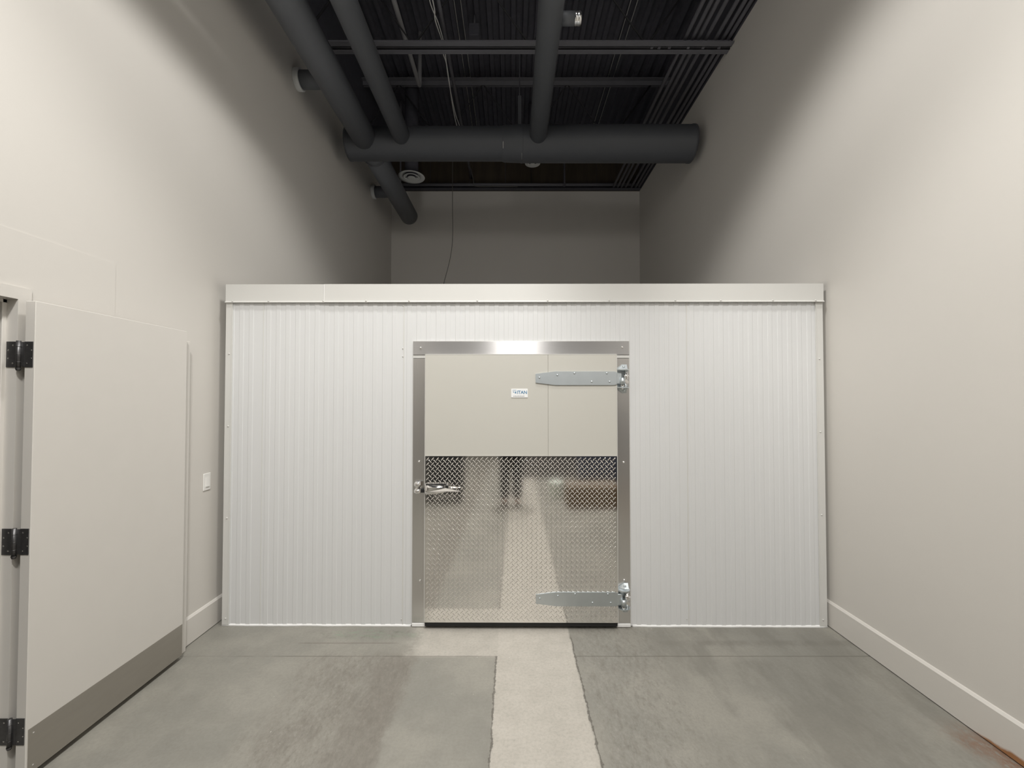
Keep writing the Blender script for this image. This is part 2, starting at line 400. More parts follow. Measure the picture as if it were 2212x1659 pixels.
# ------------------------------------------------------------------ light switch
sw = thing('light_switch', 'white rocker light switch on the left wall beside the cooler', 'light switch', (XL, 3.163, 1.075))
MB().box(XL, XL+.006, 3.163-.037, 3.163+.037, 1.075-.061, 1.075+.061, .0025).build('plate', M['switch'], sw)
mb = MB().prism([(XL+.006, 3.163-.017, 1.075-.034), (XL+.012, 3.163-.017, 1.075-.034), (XL+.0065, 3.163-.017, 1.075+.034), (XL+.006, 3.163-.017, 1.075+.034)], (0, .034, 0))
mb.build('rocker', M['switch'], sw)

# ------------------------------------------------------------------ walk-in cooler
CX, D = .085, 3.24
ck = thing('walk_in_cooler', 'large white ribbed walk-in cooler filling the width of the room', 'walk-in cooler', (CX, D, 0))
L0, R0, ZC = -2.141, 2.311, 2.53
def P(z): return z
# ribbed front panels
PIT, RH = .0726, .0026
def ribbed(x0, x1, name='wall_panel', z0=.006, z1=2.50):
    prof = [(x0+.0004, .002), (x0+.0012, 0.), (x0+.014, 0.)]
    x = x0+.02
    while x+.036+.003 < x1-.012:
        prof += [(x, 0.), (x+.003, -RH), (x+.033, -RH), (x+.036, 0.)]
        x += PIT
    prof += [(x1-.0012, 0.), (x1-.0004, .002)]
    t = MB()
    t.grid_extrude([(a, D+b_) for a, b_ in prof], z0, z1)
    t.box(x0+.0003, x1-.0003, D+.002, D+.1, z0, z1)
    return t.build(name, M['panel'], ck)
for a, b in ((-2.135, -1.86), (-1.86, -.807), (-.807, .242), (.242, 1.301), (1.301, 2.305)): ribbed(a, b)
# joint beads that catch light at the big seams
for x, w_, z_ in ((-.807, .004, .012), (1.301, .004, .012), (-1.86, .0025, .012), (.242, .002, 2.10)):
    o = MB().box(x-w_, x+w_*.8, D-.0035, D+.002, z_, 2.42, .0008).build('seam_bead', M['flash'], ck)
MB().box(L0+.006, L0+.106, D+.1, 7.6, .006, 2.50).build('side_panel', M['panel'], ck)
MB().box(R0-.106, R0-.006, D+.1, 7.6, .006, 2.50).build('side_panel', M['panel'], ck)
MB().box(L0+.106, R0-.106, 7.5, 7.6, .006, 2.50).build('back_panel', M['panel'], ck)
MB().box(L0+.006, R0-.006, D+.1, 7.6, 2.50, 2.52).build('roof_panel', M['panel'], ck)
# screws
scr = MB().lathe([(.0065, 0), (.0065, -.0015), (.0045, -.004), (0, -.005)], (0, 0, 0), 'Y', 10)
sme = bpy.data.meshes.new('screw'); scr.bm.to_mesh(sme); scr.bm.free(); sme.materials.append(M['flash'])
def screw(parent, x, y, z, mat=None, me=sme, name='screw', sc=1.):
    o = bpy.data.objects.new(name, me); COL.objects.link(o); o.parent = parent
    o.location = Vector((x, y, z))-world_loc(parent); o.scale = (sc,)*3
    return o
# head flashing in two lengths
def flashing(x0, x1, y, name):
    p = [(y+.16, ZC), (y, ZC), (y, 2.404), (y-.010, 2.396), (y-.010, 2.392), (y+.004, 2.392), (y+.004, ZC-.004), (y+.16, ZC-.004)]
    return MB().prism([(x0, D+a, z) for a, z in p], (x1-x0, 0, 0)).build(name, M['flash'], ck)
MB().box(-1.4035, -1.3995, D-.0175, D-.008, 2.404, ZC-.002, .0008).build('joint_edge', M['caulk'], ck)
f1 = flashing(L0, -1.385, -.012, 'head_flashing'); f2 = flashing(-1.40, R0, -.0165, 'head_flashing')
for x in (-2.085, -1.815, -1.405): screw(f1, x, D-.020, 2.402)
for x in (-1.085, -.765, -.258, .265, .72, 1.21, 1.545, 1.93, 2.245): screw(f2, x, D-.0255, 2.402)
# corner angles
def corner(xo, xi, name='corner_trim'):
    s_ = 1 if xi > xo else -1
    p = [(xo, .14), (xo, -.008), (xi, -.008), (xi+s_*.002, -.003), (xi, .0), (xo+s_*.003, .0), (xo+s_*.003, .14)]
    mb = MB().prism([(a, D+b_, .01) for a, b_ in p], (0, 0, 2.39))
    mb.box(xi-.0018, xi+.0018, D-.0115, D-.002, .012, 2.39, .0006)
    return mb.build(name, M['flash'], ck)
c1 = corner(L0+.002, -2.091); c2 = corner(R0-.002, 2.257)
for z in (2.01, 1.47, .79, .055): screw(c1, -2.112, D-.008, z)
for z in (1.97, 1.43, .82, .055): screw(c2, 2.279, D-.008, z)
# sealant along the floor
def bead(x0, x1):
    n = max(2, int((x1-x0)/.06)); t = bmesh.new(); rows = []
    for i in range(n+1):
        x = x0+(x1-x0)*i/n; h = .013+random.uniform(-.0015, .002); d = .012+random.uniform(-.002, .0025)
        rows.append([t.verts.new((x, D-y, z)) for y, z in ((.001, h), (d*.45, h*.72), (d, .0), (-.01, 0.), (-.01, h))])
    for a, b in zip(rows, rows[1:]):
        for k in range(5): t.faces.new((a[k], a[(k+1) % 5], b[(k+1) % 5], b[k]))
    t.faces.new(rows[0]); t.faces.new(rows[-1][::-1]); bmesh.ops.recalc_face_normals(t, faces=t.faces)
    m_ = MB(); m_._merge(t, smooth=True); o = m_.build('sealant_bead', M['caulk'], ck); o['label'] = 'bright white sealant along the floor'
bead(L0, -.745); bead(.885, R0)
for x, z in ((-.815, 2.05), (-.815, 1.99), (-.815, 2.37), (-.815, .05), (1.285, .055)): screw(ck, x, D-.002, z, sc=.7)

# door frame of flat aluminium
df = bpy.data.objects.new('door_frame', None); df.empty_display_size = .1; COL.objects.link(df); df.parent = ck
MB().box(-.735, .869, D-.018, D+.002, 2.000, 2.102, .0025).build('header', M['alu_h'], df)
jl = MB().box(-.735, -.630, D-.018, D+.002, .032, 1.975, .0025).build('jamb', M['alu_v'], df)
jr = MB().box(.764, .869, D-.018, D+.002, .032, 1.975, .0025).build('jamb', M['alu_v'], df)
for xa, xb in ((-.735, -.630), (.764, .869)):
    MB().box(xa, xb, D-.012, D+.002, 1.978, 1.998, .001).build('joint_cover', M['flash'], df)
    MB().box(xa, xb, D-.020, D+.002, .004, .030, .003).build('foot_trim', M['caulk'], df)
# edge strip, pale, along the outside of the frame
MB().box(-.739, -.735, D-.010, D+.002, .02, 2.104).box(.869, .873, D-.010, D+.002, .02, 2.104).box(-.739, .873, D-.010, D+.002, 2.102, 2.106).build('edge_strip', M['flash'], df)
rv = MB().lathe([(.0095, 0), (.0095, -.002), (.007, -.0055), (.003, -.0075), (0, -.008)], (0, 0, 0), 'Y', 16)
rme = bpy.data.meshes.new('rivet'); rv.bm.to_mesh(rme); rv.bm.free(); rme.materials.append(M['chrome'])
for x, z in ((-.679, 2.052), (.817, 2.056), (-.686, 1.21), (-.676, .338), (.822, 1.206), (.822, .345)): screw(df, x, D-.018, z, me=rme, name='rivet')

# door slab
DF = D-.050                                      # front face of the slab
X0, X1, Z0, Z1 = -.636, .768, .052, 1.999
door = bpy.data.objects.new('door', None); door.empty_display_size = .1; COL.objects.link(door); door.parent = ck
ZK = 1.256                                       # top of the tread plate
mb = MB().box(X0, .2645, DF, D-.018, Z0, Z1, .0015).box(.2655, X1, DF, D-.018, Z0, Z1, .0015)
mb.build('slab', M['door_skin'], door)
MB().box(X0-.003, X1+.003, DF-.001, DF+.012, Z1, Z1+.004).box(X0-.003, X0, DF-.001, DF+.012, Z0, Z1+.004).box(X1, X1+.003, DF-.001, DF+.012, Z0, Z1+.004).build('edge_capping', M['flash'], door)
MB().box(X0+.002, X1-.002, DF+.006, D+.0, .022, .05).build('door_sweep', M['rubber'], door)
# tread plate with raised lugs
def tread():
    t = bmesh.new(); yb = DF-.003
    def q(*ps): t.faces.new([t.verts.new(p) for p in ps])
    xa, xb, za, zb = X0+.002, X1-.002, Z0+.001, ZK
    q((xa, yb, za), (xb, yb, za), (xb, yb, zb), (xa, yb, zb))
    q((xa, DF, zb), (xa, yb, zb), (xb, yb, zb), (xb, DF, zb)); q((xa, DF, za), (xb, DF, za), (xb, yb, za), (xa, yb, za))
    q((xa, DF, za), (xa, yb, za), (xa, yb, zb), (xa, DF, zb)); q((xb, DF, zb), (xb, yb, zb), (xb, yb, za), (xb, DF, za))
    bmesh.ops.recalc_face_normals(t, faces=t.faces)
    p = .0358; L_, W_, H_ = .0168, .0042, .0019
    nx, nz = int((xb-xa)/(p/2)), int((zb-za)/(p/2))
    for i in range(1, nx):
        for j in range(1, nz):
            if (i+j) % 2: continue
            cx = xa+i*p/2; cz = zb-.004-j*p/2
            if cx < xa+.015 or cx > xb-.015 or cz < za+.013: continue
            s_ = 1 if (j % 2) else -1
            a = s_*math.radians(47); ux, uz = math.cos(a), math.sin(a); vx, vz = -uz, ux
            def V(l, w, h): return t.verts.new((cx+ux*l+vx*w, yb-h, cz+uz*l+vz*w))
            # pointed oval lug with a rounded crown
            prof_ = [(math.cos(k*PI/5)*L_, math.sin(k*PI/5)*W_) for k in range(10)]
            b0 = [V(l, w, 0) for l, w in prof_]; b1 = [V(l*.72, w*.68, H_*.74) for l, w in prof_]; c0 = V(0, 0, H_)
            for k in range(10):
                n_ = (k+1) % 10
                t.faces.new((b0[k], b0[n_], b1[n_], b1[k])).smooth = True
                t.faces.new((b1[k], b1[n_], c0)).smooth = True
    m_ = MB(); m_.bm.free(); m_.bm = t
    o = m_.build('tread_plate', M['tread'], door); o['label'] = 'shiny diamond tread plate on the lower door'
tread()

# badge with its lettering
def text_faces(body, size, cx, cz, y, mi, mb, bold=0.):
    cu = bpy.data.curves.new('t', 'FONT'); cu.body = body; cu.size = size; cu.align_x = 'CENTER'; cu.align_y = 'CENTER'; cu.extrude = .0003; cu.offset = bold
    ob = bpy.data.objects.new('t', cu); COL.objects.link(ob)
    bpy.context.view_layer.update()
    me = bpy.data.meshes.new_from_object(ob.evaluated_get(bpy.context.evaluated_depsgraph_get()))
    bpy.data.objects.remove(ob); bpy.data.curves.remove(cu)
    t = bmesh.new(); t.from_mesh(me); bpy.data.meshes.remove(me)
    t.transform(Matrix.Translation((cx, y, cz)) @ Matrix.Rotation(PI/2, 4, 'X'))
    mb._merge(t, mi)
bx0, bx1, bz0, bz1 = -.006, .116, 1.683, 1.747
mb = MB().box(bx0, bx1, DF-.004, DF, bz0, bz1, .0012)
text_faces('ITAN', .033, .0735, 1.7205, DF-.0045, 1, mb, .0007)
# the small print under the name, too small to read
x_ = .010
for k, w_ in enumerate((.007, .004, .005, .008, .003, .006, .005, .007, .004, .008, .006, .005)):
    mb.box(x_, x_+w_*.85, DF-.0045, DF-.004, 1.6905, 1.6955+.001*(k % 3), mi=2); x_ += w_+.0012
# logo: a T drawn as an arrow-shaped emblem
mb.box(.004, .032, DF-.0047, DF-.004, 1.736, 1.7385, mi=1)
mb.prism([(.005, DF-.0047, 1.7285), (.0155, DF-.0047, 1.7265), (.0155, DF-.0047, 1.7185), (.011, DF-.0047, 1.721)], (0, .0007, 0), mi=1)
mb.prism([(.0215, DF-.0047, 1.7275), (.030, DF-.0047, 1.7285), (.030, DF-.0047, 1.716), (.0255, DF-.0047, 1.712), (.0215, DF-.0047, 1.714)], (0, .0007, 0), mi=1)
o = mb.build('badge', [M['badge_white'], M['badge_blue'], M['badge_grey']], door); o['label'] = 'small white and blue maker badge'

# strap hinges
SX = .9846                                        # plane of the straps
def strap_hinge(zc, up=0):
    h = bpy.data.objects.new('strap_hinge', None); h.empty_display_size = .05; COL.objects.link(h); h.parent = ck
    h.location = Vector((.768, DF, zc))-world_loc(ck)
    h['label'] = 'zinc strap hinge'
    y1, y0 = DF-.001, DF-.009
    dz = .0505
    pts = [(.173, -.033), (.318, -dz), (.748, -dz), (.772, -.042), (.772, .042), (.748, dz), (.318, dz), (.173, .033)]
    # tip sits a little high on the photo's strap
    mb = MB().prism([(x, y0, zc+z) for x, z in pts], (0, y1-y0, 0), .0012)
    for x, z in ((.201, .005), (.332, .024), (.457, .037), (.583, -.025), (.694, .037), (.714, -.025)):
        mb.lathe([(.0075, 0), (.0075, -.0015), (.005, -.004), (0, -.005)], (x, y0, zc+z), 'Y', 12)
    # neck and knuckle
    mb.box(.766, .800, DF-.012, DF-.001, zc-.040, zc+.038, .002)
    mb.tube([(.806, DF-.016, zc-.046), (.806, DF-.016, zc+.004)], .0185, 20)
    mb.build('strap', M['zinc'], h)
    # bracket on the jamb
    yj = D-.018
    mb = MB().prism([(.770, yj-.006, zc-.075), (.818, yj-.006, zc-.112), (.858, yj-.006, zc-.070), (.858, yj-.006, zc+.07), (.818, yj-.006, zc+.107), (.770, yj-.006, zc+.072)], (0, .006, 0), .0012)
    for z in (.062, -.068):
        n = 9
        arc = [(.772, yj), (.772, yj-.042)]+[(.814+.038*math.sin(t_), yj-.040-.026*math.cos(t_)) for t_ in [(-.75+1.5*i/n)*1.2 for i in range(n+1)]]+[(.858, yj-.03), (.858, yj)]
        mb.prism([(a, b_, zc+z-.004) for a, b_ in arc], (0, 0, .009), .0008)
    # folded lugs with bolt heads above and below
    mb.prism([(.780, yj-.006, zc+.068), (.818, yj-.030, zc+.068), (.818, yj-.006, zc+.104)], (.030, 0, 0))
    mb.prism([(.780, yj-.006, zc-.074), (.818, yj-.028, zc-.074), (.818, yj-.006, zc-.108)], (.026, 0, 0))
    for z in (.086, -.09):
        mb.lathe([(.009, 0), (.009, -.006), (.005, -.009), (0, -.009)], (.822, yj-.018, zc+z), 'Y', 6)
    mb.build('bracket', M['zinc'], h)
    mb = MB().tube([(.832, DF-.008, zc-.064), (.832, DF-.008, zc+.062)], .0115, 16)
    mb.tube([(.832, DF-.008, zc-.008), (.832, DF-.008, zc+.036)], .0165, 16)
    mb.prism([(.812, DF-.022, zc-.028), (.850, DF-.022, zc-.040), (.850, DF-.022, zc-.022), (.834, DF-.022, zc-.008), (.812, DF-.022, zc-.010)], (0, .022, 0), .002)
    mb.lathe([(.0, -.082), (.007, -.08), (.007, -.064), (.015, -.062), (.015, -.05)], (.806, DF-.016, zc), 'Z', 12)
    mb.lathe([(.0075, 0), (.0075, -.008), (0, -.010)], (.850, DF-.004, zc+.014), 'Y', 10)
    mb.build('pin', M['chrome'], h)
strap_hinge(1.824); strap_hinge(.224)

# latch
lt = bpy.data.objects.new('door_latch', None); lt.empty_display_size = .05; COL.objects.link(lt); lt.parent = ck
lt.location = Vector((-.63, DF, 1.02))-world_loc(ck); lt['label'] = 'chrome lever latch'
yj = D-.018; zl = 1.022
mb = MB().box(-.714, -.655, yj-.006, yj, zl-.040, zl+.048, .003)
for z in (.026, -.024):          # two rounded hook housings
    t_ = [( -.716+.020*(1-math.cos(a))*1., 0) for a in (0,)]
    mb.tube([(-.668, yj-.022, zl+z), (-.690, yj-.024, zl+z), (-.704, yj-.020, zl+z), (-.712, yj-.006, zl+z)], [.018, .020, .018, .012], 16)
mb.tube([(-.690, yj-.028, zl-.034), (-.690, yj-.028, zl+.036)], .008, 12)
mb.build('strike', M['chrome'], lt)
MB().box(-.672, -.640, yj-.030, yj-.004, zl-.034, zl-.008, .002).build('bolt', M['rubber'], lt)
# body: lofted tapering casting
t = bmesh.new(); rings = []
for x, hw, dp in ((-.634, .034, .028), (-.628, .040, .036), (-.60, .041, .046), (-.55, .037, .050), (-.50, .029, .044), (-.465, .020, .030), (-.450, .010, .014)):
    ring = []
    for k in range(17):
        a = PI*k/16
        ring.append(t.verts.new((x, DF-.003-dp*math.sin(a)**.8, zl-.003+hw*math.cos(a))))
    rings.append(ring)
for a, b in zip(rings, rings[1:]):
    for k in range(16): t.faces.new((a[k], a[k+1], b[k+1], b[k])).smooth = True
t.faces.new(rings[0]); t.faces.new(rings[-1][::-1]); bmesh.ops.recalc_face_normals(t, faces=t.faces)
mb = MB(); mb._merge(t)
mb.box(-.626, -.470, DF-.034, DF-.004, zl+.024, zl+.038, .003)
mb.box(-.484, -.452, DF-.052, DF-.006, zl-.004, zl+.030, .004)
mb.build('latch_body', M['chrome'], lt)
mb = MB().prism([(-.60, DF-.056, zl+.016), (-.48, DF-.060, zl+.014), (-.372, DF-.074, zl-.002), (-.366, DF-.074, zl-.006), (-.372, DF-.074, zl-.010), (-.46, DF-.062, zl-.014), (-.60, DF-.056, zl-.018)], (0, .010, 0), .003)
mb.build('lever', M['chrome'], lt)
ck.rotation_euler.z = math.radians(-.28)

# ------------------------------------------------------------------ ducts
ZD = 4.83
tr = thing('trunk_duct', 'thick charcoal round duct running across the room above the cooler', 'duct', (0, 5.34, ZD))
mb = MB().lathe([(0, -2.03), (.190, -2.03), (.196, -2.025), (.196, -2.0), (.194, -1.995), (.195, -.13), (.197, -.12)], (0, 5.34, ZD), 'X', 48)
mb.build('left_section', M['duct'], tr)
o = MB().lathe([(.197, -.12), (.205, -.10), (.212, .10), (.216, .115), (.216, .13), (.2135, .135)], (0, 5.34, ZD), 'X', 48).build('coupling', M['duct'], tr)
MB().lathe([(.2135, .135), (.214, 2.20), (.219, 2.205), (.219, 2.235), (.212, 2.24), (0, 2.24)], (0, 5.34, ZD), 'X', 48).build('right_section', M['duct'], tr)
# worn bright seams on the coupling
for x, a0, a1, rr in ((-.107, 200, 224, .2045), (.1195, 236, 262, .2172)):
    n = 8
    arc = [math.radians(a0+(a1-a0)*i/n) for i in range(n+1)]
    o_ = MB().tube([(x, 5.34+rr*math.cos(a), ZD+rr*math.sin(a)) for a in arc], .0026, 6).build('worn_seam', M['bright'], o)
    o_['label'] = 'worn bright metal seam'
MB().box(.075, .115, 5.325, 5.355, ZD+.19, ZD+.60).box(.088, .102, 5.333, 5.347, ZD+.6, ZT-.04).build('hanger', M['duct'], tr)

def rod_up(parent, x, y, z0):
    MB().box(x-.012, x+.012, y-.002, y+.002, z0, ZT-.04).build('hanger', M['joist'], parent)

def stub_collar(parent, x0, yc, zc):
    s_ = MB().tube([(x0, yc, zc), (XL+.004, yc, zc)], .086, 28, mi=0).build('stub', M['duct_thin'], parent)
    r = MB().lathe([(.087, .0), (.104, .0), (.106, .006), (.106, .05), (.102, .055), (.087, .055)], (XL+.001, yc, zc), 'X', 36).build('wall_ring', M['diffuser'], s_)
    r['label'] = 'white ring'
b1 = thing('branch_duct', 'long charcoal duct along the left wall, in front of the trunk', 'duct', (-1.786, 3.2, ZD), 'ducts joined to the trunk')
MB().tube([(-1.786, .6, ZD), (-1.786, 3.9, ZD), (-1.786, 3.905, ZD), (-1.786, 5.20, ZD)], [.145, .145, .1455, .1455], 40).build('pipe', M['duct_thin'], b1)
stub_collar(b1, -1.90, 4.40, 4.944)
rod_up(b1, -1.786, 2.6, ZD+.14)
b2 = thing('branch_duct', 'charcoal duct end hanging behind the trunk beside the left wall', 'duct', (-1.786, 6.5, ZD), 'ducts joined to the trunk')
mb = MB().tube([(-1.786, 5.48, ZD), (-1.786, 7.5, ZD)], .145, 40)
mb.lathe([(.151, .0), (.153, .004), (.153, .03), (.147, .034)], (-1.786, 5.56, ZD), 'Y', 40)
mb.build('pipe', M['duct_thin'], b2); stub_collar(b2, -1.90, 6.82, 4.934); rod_up(b2, -1.786, 6.9, ZD+.14)
b3 = thing('branch_duct', 'slimmer charcoal duct running beside the long left wall duct', 'duct', (-1.331, 3.2, ZD), 'ducts joined to the trunk')
MB().tube([(-1.331, .6, ZD), (-1.331, 5.2, ZD)], .104, 36).build('pipe', M['duct_thin'], b3); rod_up(b3, -1.331, 2.6, ZD+.1)
b4 = thing('branch_duct', 'charcoal duct meeting the trunk near the middle of the room', 'duct', (.314, 3.2, ZD), 'ducts joined to the trunk')
MB().tube([(.314, .6, ZD), (.314, 5.18, ZD)], .104, 36).build('pipe', M['duct_thin'], b4); rod_up(b4, .314, 2.6, ZD+.1)
s_ = MB().tube([(.39, 3.6, ZD+.045), (.53, 3.6, ZD+.045)], .052, 24).build('stub', M['duct_thin'], b4)
o = MB().lathe([(.049, 0), (.053, .002), (.053, .022), (.050, .026), (.053, .03), (.053, .056), (.047, .058), (.0, .058)], (.525, 3.6, ZD+.045), 'X', 28).build('bare_end', M['bright'], s_)
o['label'] = 'bare shiny metal end'

def diffuser(x, y, z, r, label, zt):
    d = thing('air_diffuser', label, 'air diffuser', (x, y, z), 'round ceiling diffusers')
    MB().tube([(x, y, z+.01), (x, y, zt)], r*.5, 24).build('neck', M['black_paint'], d)
    q = r
    MB().lathe([(q*.50, .03), (q*.74, .018), (q*.97, .004), (q, .0), (q*.985, -.006), (q*.76, .004), (q*.56, .026)], (x, y, z), 'Z', 40).build('outer_cone', M['diffuser'], d)
    MB().lathe([(q*.32, .022), (q*.60, -.004), (q*.64, -.010), (q*.60, -.012), (q*.36, .006), (q*.30, .018)], (x, y, z), 'Z', 40).build('middle_cone', M['diffuser'], d)
    MB().lathe([(0, -.006), (q*.16, -.008), (q*.30, -.014), (q*.32, -.018), (q*.26, -.022), (q*.12, -.018), (0, -.016)], (x, y, z), 'Z', 32).build('centre_cone', M['diffuser'], d)
    MB().box(x-q*.5, x+q*.5, y-.004, y+.004, z-.006, z+.02).build('bar', M['black_paint'], d)
diffuser(-1.516, 6.5, 5.01, .198, 'white round air diffuser hanging behind the left duct', ZT-.04)
diffuser(.335, 7.0, 5.49, .125, 'small white diffuser peeping out below the middle of the trunk', ZT-.04)

# ------------------------------------------------------------------ roof steel
def joist(y, label, x0, x1):
    j = thing('bar_joist', label, 'roof joist', (0, y, 5.42), 'roof joists', kind='structure')
    for n_, za, up in (('bottom_chord', 5.42, 1), ('top_chord', 6.37, -1)):
        mb = MB()
        for s_ in (-1, 1):
            ya, yb = sorted((y+s_*.014, y+s_*.084))
            z0, z1 = sorted((za, za+up*.007)); mb.box(x0, x1, ya, yb, z0, z1)
            ya, yb = sorted((y+s_*.014, y+s_*.021)); z0, z1 = sorted((za, za+up*.07)); mb.box(x0, x1, ya, yb, z0, z1)
        mb.build(n_, M['joist'], j)
    x = -2.30; pts = []; lo = True
    while x < 2.34:
        pts.append((x, y, 5.445 if lo else 6.33)); x += .6235; lo = not lo
    MB().tube(pts, .013, 10).build('web', M['web'], j)
    if y < 5:
        mb = MB()
        for xx in (1.48, 1.56, 1.67, 1.87, 2.03, 2.2): mb.box(xx, xx+.03, y-.014, y+.014, 5.421, 5.47)
        mb.build('spacer', M['joist'], j)
joist(4.577, 'black roof joist crossing in front of the trunk duct', XL+.005, XR-.005)
joist(6.36, 'black roof joist behind the trunk duct, under the deck', XL+.005, XR-.005)
o = MB().box(XL, XR, YB-.10, YB-.013, 5.475, 5.482).box(XL, XR, YB-.02, YB-.013, 5.475, 5.56).build('trim_2', M['black_paint'])
tag(o, 'black steel angle along the top of the back wall paint', 'steel angle', kind='structure')

# runs of conduit along the right wall
first = None
labels = ['innermost of the dark conduits bunched along the right wall', 'second dark conduit in from the ducts side of the right bunch',
          'third dark conduit in the bunch along the right wall', 'middle dark conduit of the bunch along the right wall',
          'third dark conduit out from the right wall', 'second dark conduit out from the right wall', 'dark conduit closest to the right wall']
for x, lb in zip((1.843, 1.92, 1.985, 2.066, 2.17, 2.245, 2.305), labels):
    if first is None:
        first = MB().tube([(0, -1.5, 0), (0, YB-.03, 0)], .021, 12).build('conduit', M['joist']); o = first
    else:
        o = first.copy(); COL.objects.link(o)
    o.location = (x, 0, 5.505); tag(o, lb, 'conduit', 'conduits along the right wall')
# thin bright lines under the deck
first = None
for x, lb in ((-.70, 'thin bright rod under the deck, left of the left pair'), (-.62, 'thin bright rod under the deck, right of the left pair'),
              (1.434, 'thin bright rod under the deck, left of the right pair'), (1.516, 'thin bright rod under the deck, right of the right pair')):
    if first is None:
        first = MB().tube([(0, -1.5, 0), (0, YB-.03, 0)], .0052, 8).build('wire_rod', M['cable']); o = first
    else: o = first.copy(); COL.objects.link(o)
    o.location = (x, 0, ZT-.052); tag(o, lb, 'rod', 'thin rods under the deck')
# pipe with an elbow
o = MB().tube([(-1.21, .5, 5.75), (-1.21, 5.56, 5.75), (-1.21, 5.605, 5.765), (-1.21, 5.62, 5.81), (-1.21, 5.62, ZT-.045)], .026, 16).build('drain_pipe', M['pipe'])
tag(o, 'grey pipe with an elbow turning up to the deck beside the slim duct', 'pipe')
o = MB().tube([(-.745, .5, 5.70), (-.745, YB-.03, 5.70)], .021, 14).build('conduit', M['joist'])
tag(o, 'single dark conduit with pale cables hanging along it', 'conduit')

def smooth(pts, n=6):
    out = []; P_ = [Vector(p) for p in pts]
    for i in range(len(P_)-1):
        a, b, c, d = P_[max(i-1, 0)], P_[i], P_[i+1], P_[min(i+2, len(P_)-1)]
        for k in range(n):
            t_ = k/n
            out.append(.5*((2*b)+(c-a)*t_+(2*a-5*b+4*c-d)*t_*t_+(3*b-a-3*c+d)*t_**3))
    out.append(P_[-1]); return out
CAB = [
 ('pale cable looping beside the single dark conduit, outer strand', [(-.80, 3.3, 5.62), (-.79, 3.9, 5.60), (-.782, 4.29, 5.60), (-.797, 4.44, 5.60), (-.768, 4.72, 5.60), (-.782, 4.89, 5.60), (-.770, 5.08, 5.60), (-.797, 5.72, 5.60), (-.80, 6.16, 5.61), (-.785, 6.7, 5.67)], .0058, 'cable'),
 ('pale cable looping beside the single dark conduit, inner strand', [(-.76, 3.3, 5.62), (-.775, 3.9, 5.58), (-.808, 4.2, 5.58), (-.775, 4.5, 5.62), (-.75, 4.72, 5.58), (-.765, 5.0, 5.57), (-.785, 5.4, 5.60), (-.778, 5.9, 5.58), (-.755, 6.3, 5.62), (-.775, 6.7, 5.67)], .005, 'cable'),
 ('thin cable hanging down past the trunk onto the cooler roof', [(-.90, 6.55, 5.70), (-.905, 6.56, 5.2), (-.905, 6.56, 4.6), (-.90, 6.56, 4.15), (-.935, 6.55, 3.8), (-1.03, 6.53, 3.4), (-1.15, 6.5, 2.9), (-1.2, 6.5, 2.528), (-1.1, 6.4, 2.527)], .0048, 'cable_dark'),
 ('tangle of cable drooping to the back wall behind the trunk', [(-.72, 6.9, 5.72), (-.74, 7.2, 5.62), (-.715, 7.5, 5.66), (-.69, 7.74, 5.56), (-.66, 7.79, 5.50), (-.3, 7.80, 5.50), (.1, 7.8, 5.50)], .006, 'cable_dark'),
]
for lb, pts, r, m_ in CAB:
    o = MB().tube(smooth(pts), r, 8).build('cable', M[m_]); tag(o, lb, 'cable', 'loose cables under the roof')
o = MB().tube([(XL+.01, 7.80, 5.535), (XR-.01, 7.80, 5.535)], .026, 14).build('pipe', M['joist'])
tag(o, 'black pipe lying level along the top of the back wall', 'pipe')
o = MB().tube([(.945, 7.74, 5.50), (.945, 7.74, ZT-.045)], .014, 10).box(.925, .965, 7.72, 7.81, 5.495, 5.51).build('hanger_rod', M['black_paint'])
tag(o, 'black upright rod holding the back wall pipe', 'rod')
jb = thing('junction_box', 'small black box fixed under the deck near the single conduit', 'junction box', (-.47, 5.36, 6.2))
MB().box(-.535, -.405, 5.29, 5.43, 6.17, 6.32, .006).build('box', M['black_paint'], jb)
MB().tube([(-.47, 5.36, 6.32), (-.47, 5.36, ZT-.045)], .012, 10).build('stem', M['joist'], jb)

# ------------------------------------------------------------------ things behind the camera, seen in the tread plate
def skin_mesh(name, verts, edges, radii, mat, parent, sub=2):
    me = bpy.data.meshes.new(name); me.from_pydata([Vector(v)-world_loc(parent) for v in verts], edges, []); me.update()
    o = bpy.data.objects.new(name, me); COL.objects.link(o); o.parent = parent
    md = o.modifiers.new('skin', 'SKIN'); md.use_smooth_shade = True
    if not me.skin_vertices: me.skin_vertices.new(name='sv')
    for i, r in enumerate(radii):
        r = r if isinstance(r, tuple) else (r, r)
        me.skin_vertices[0].data[i].radius = r
    me.skin_vertices[0].data[0].use_root = True
    s2 = o.modifiers.new('sub', 'SUBSURF'); s2.levels = sub; s2.render_levels = sub
    me.materials.append(mat)
    return o
pe = thing('person', 'person in dark clothes taking the picture, mirrored in the tread plate', 'person', (-.05, -.42, 0))
py = -.42
V_ = [(0, py, .96), (0, py-.02, 1.12), (0, py-.02, 1.30), (0, py-.01, 1.44), (0, py, 1.52), (0, py+.02, 1.60), (0, py+.03, 1.70), (0, py+.025, 1.79)]
R_ = [(.15, .11), (.135, .10), (.15, .11), (.11, .08), (.055, .055), (.07, .08), (.075, .095), (.06, .075)]
E_ = [(i, i+1) for i in range(7)]
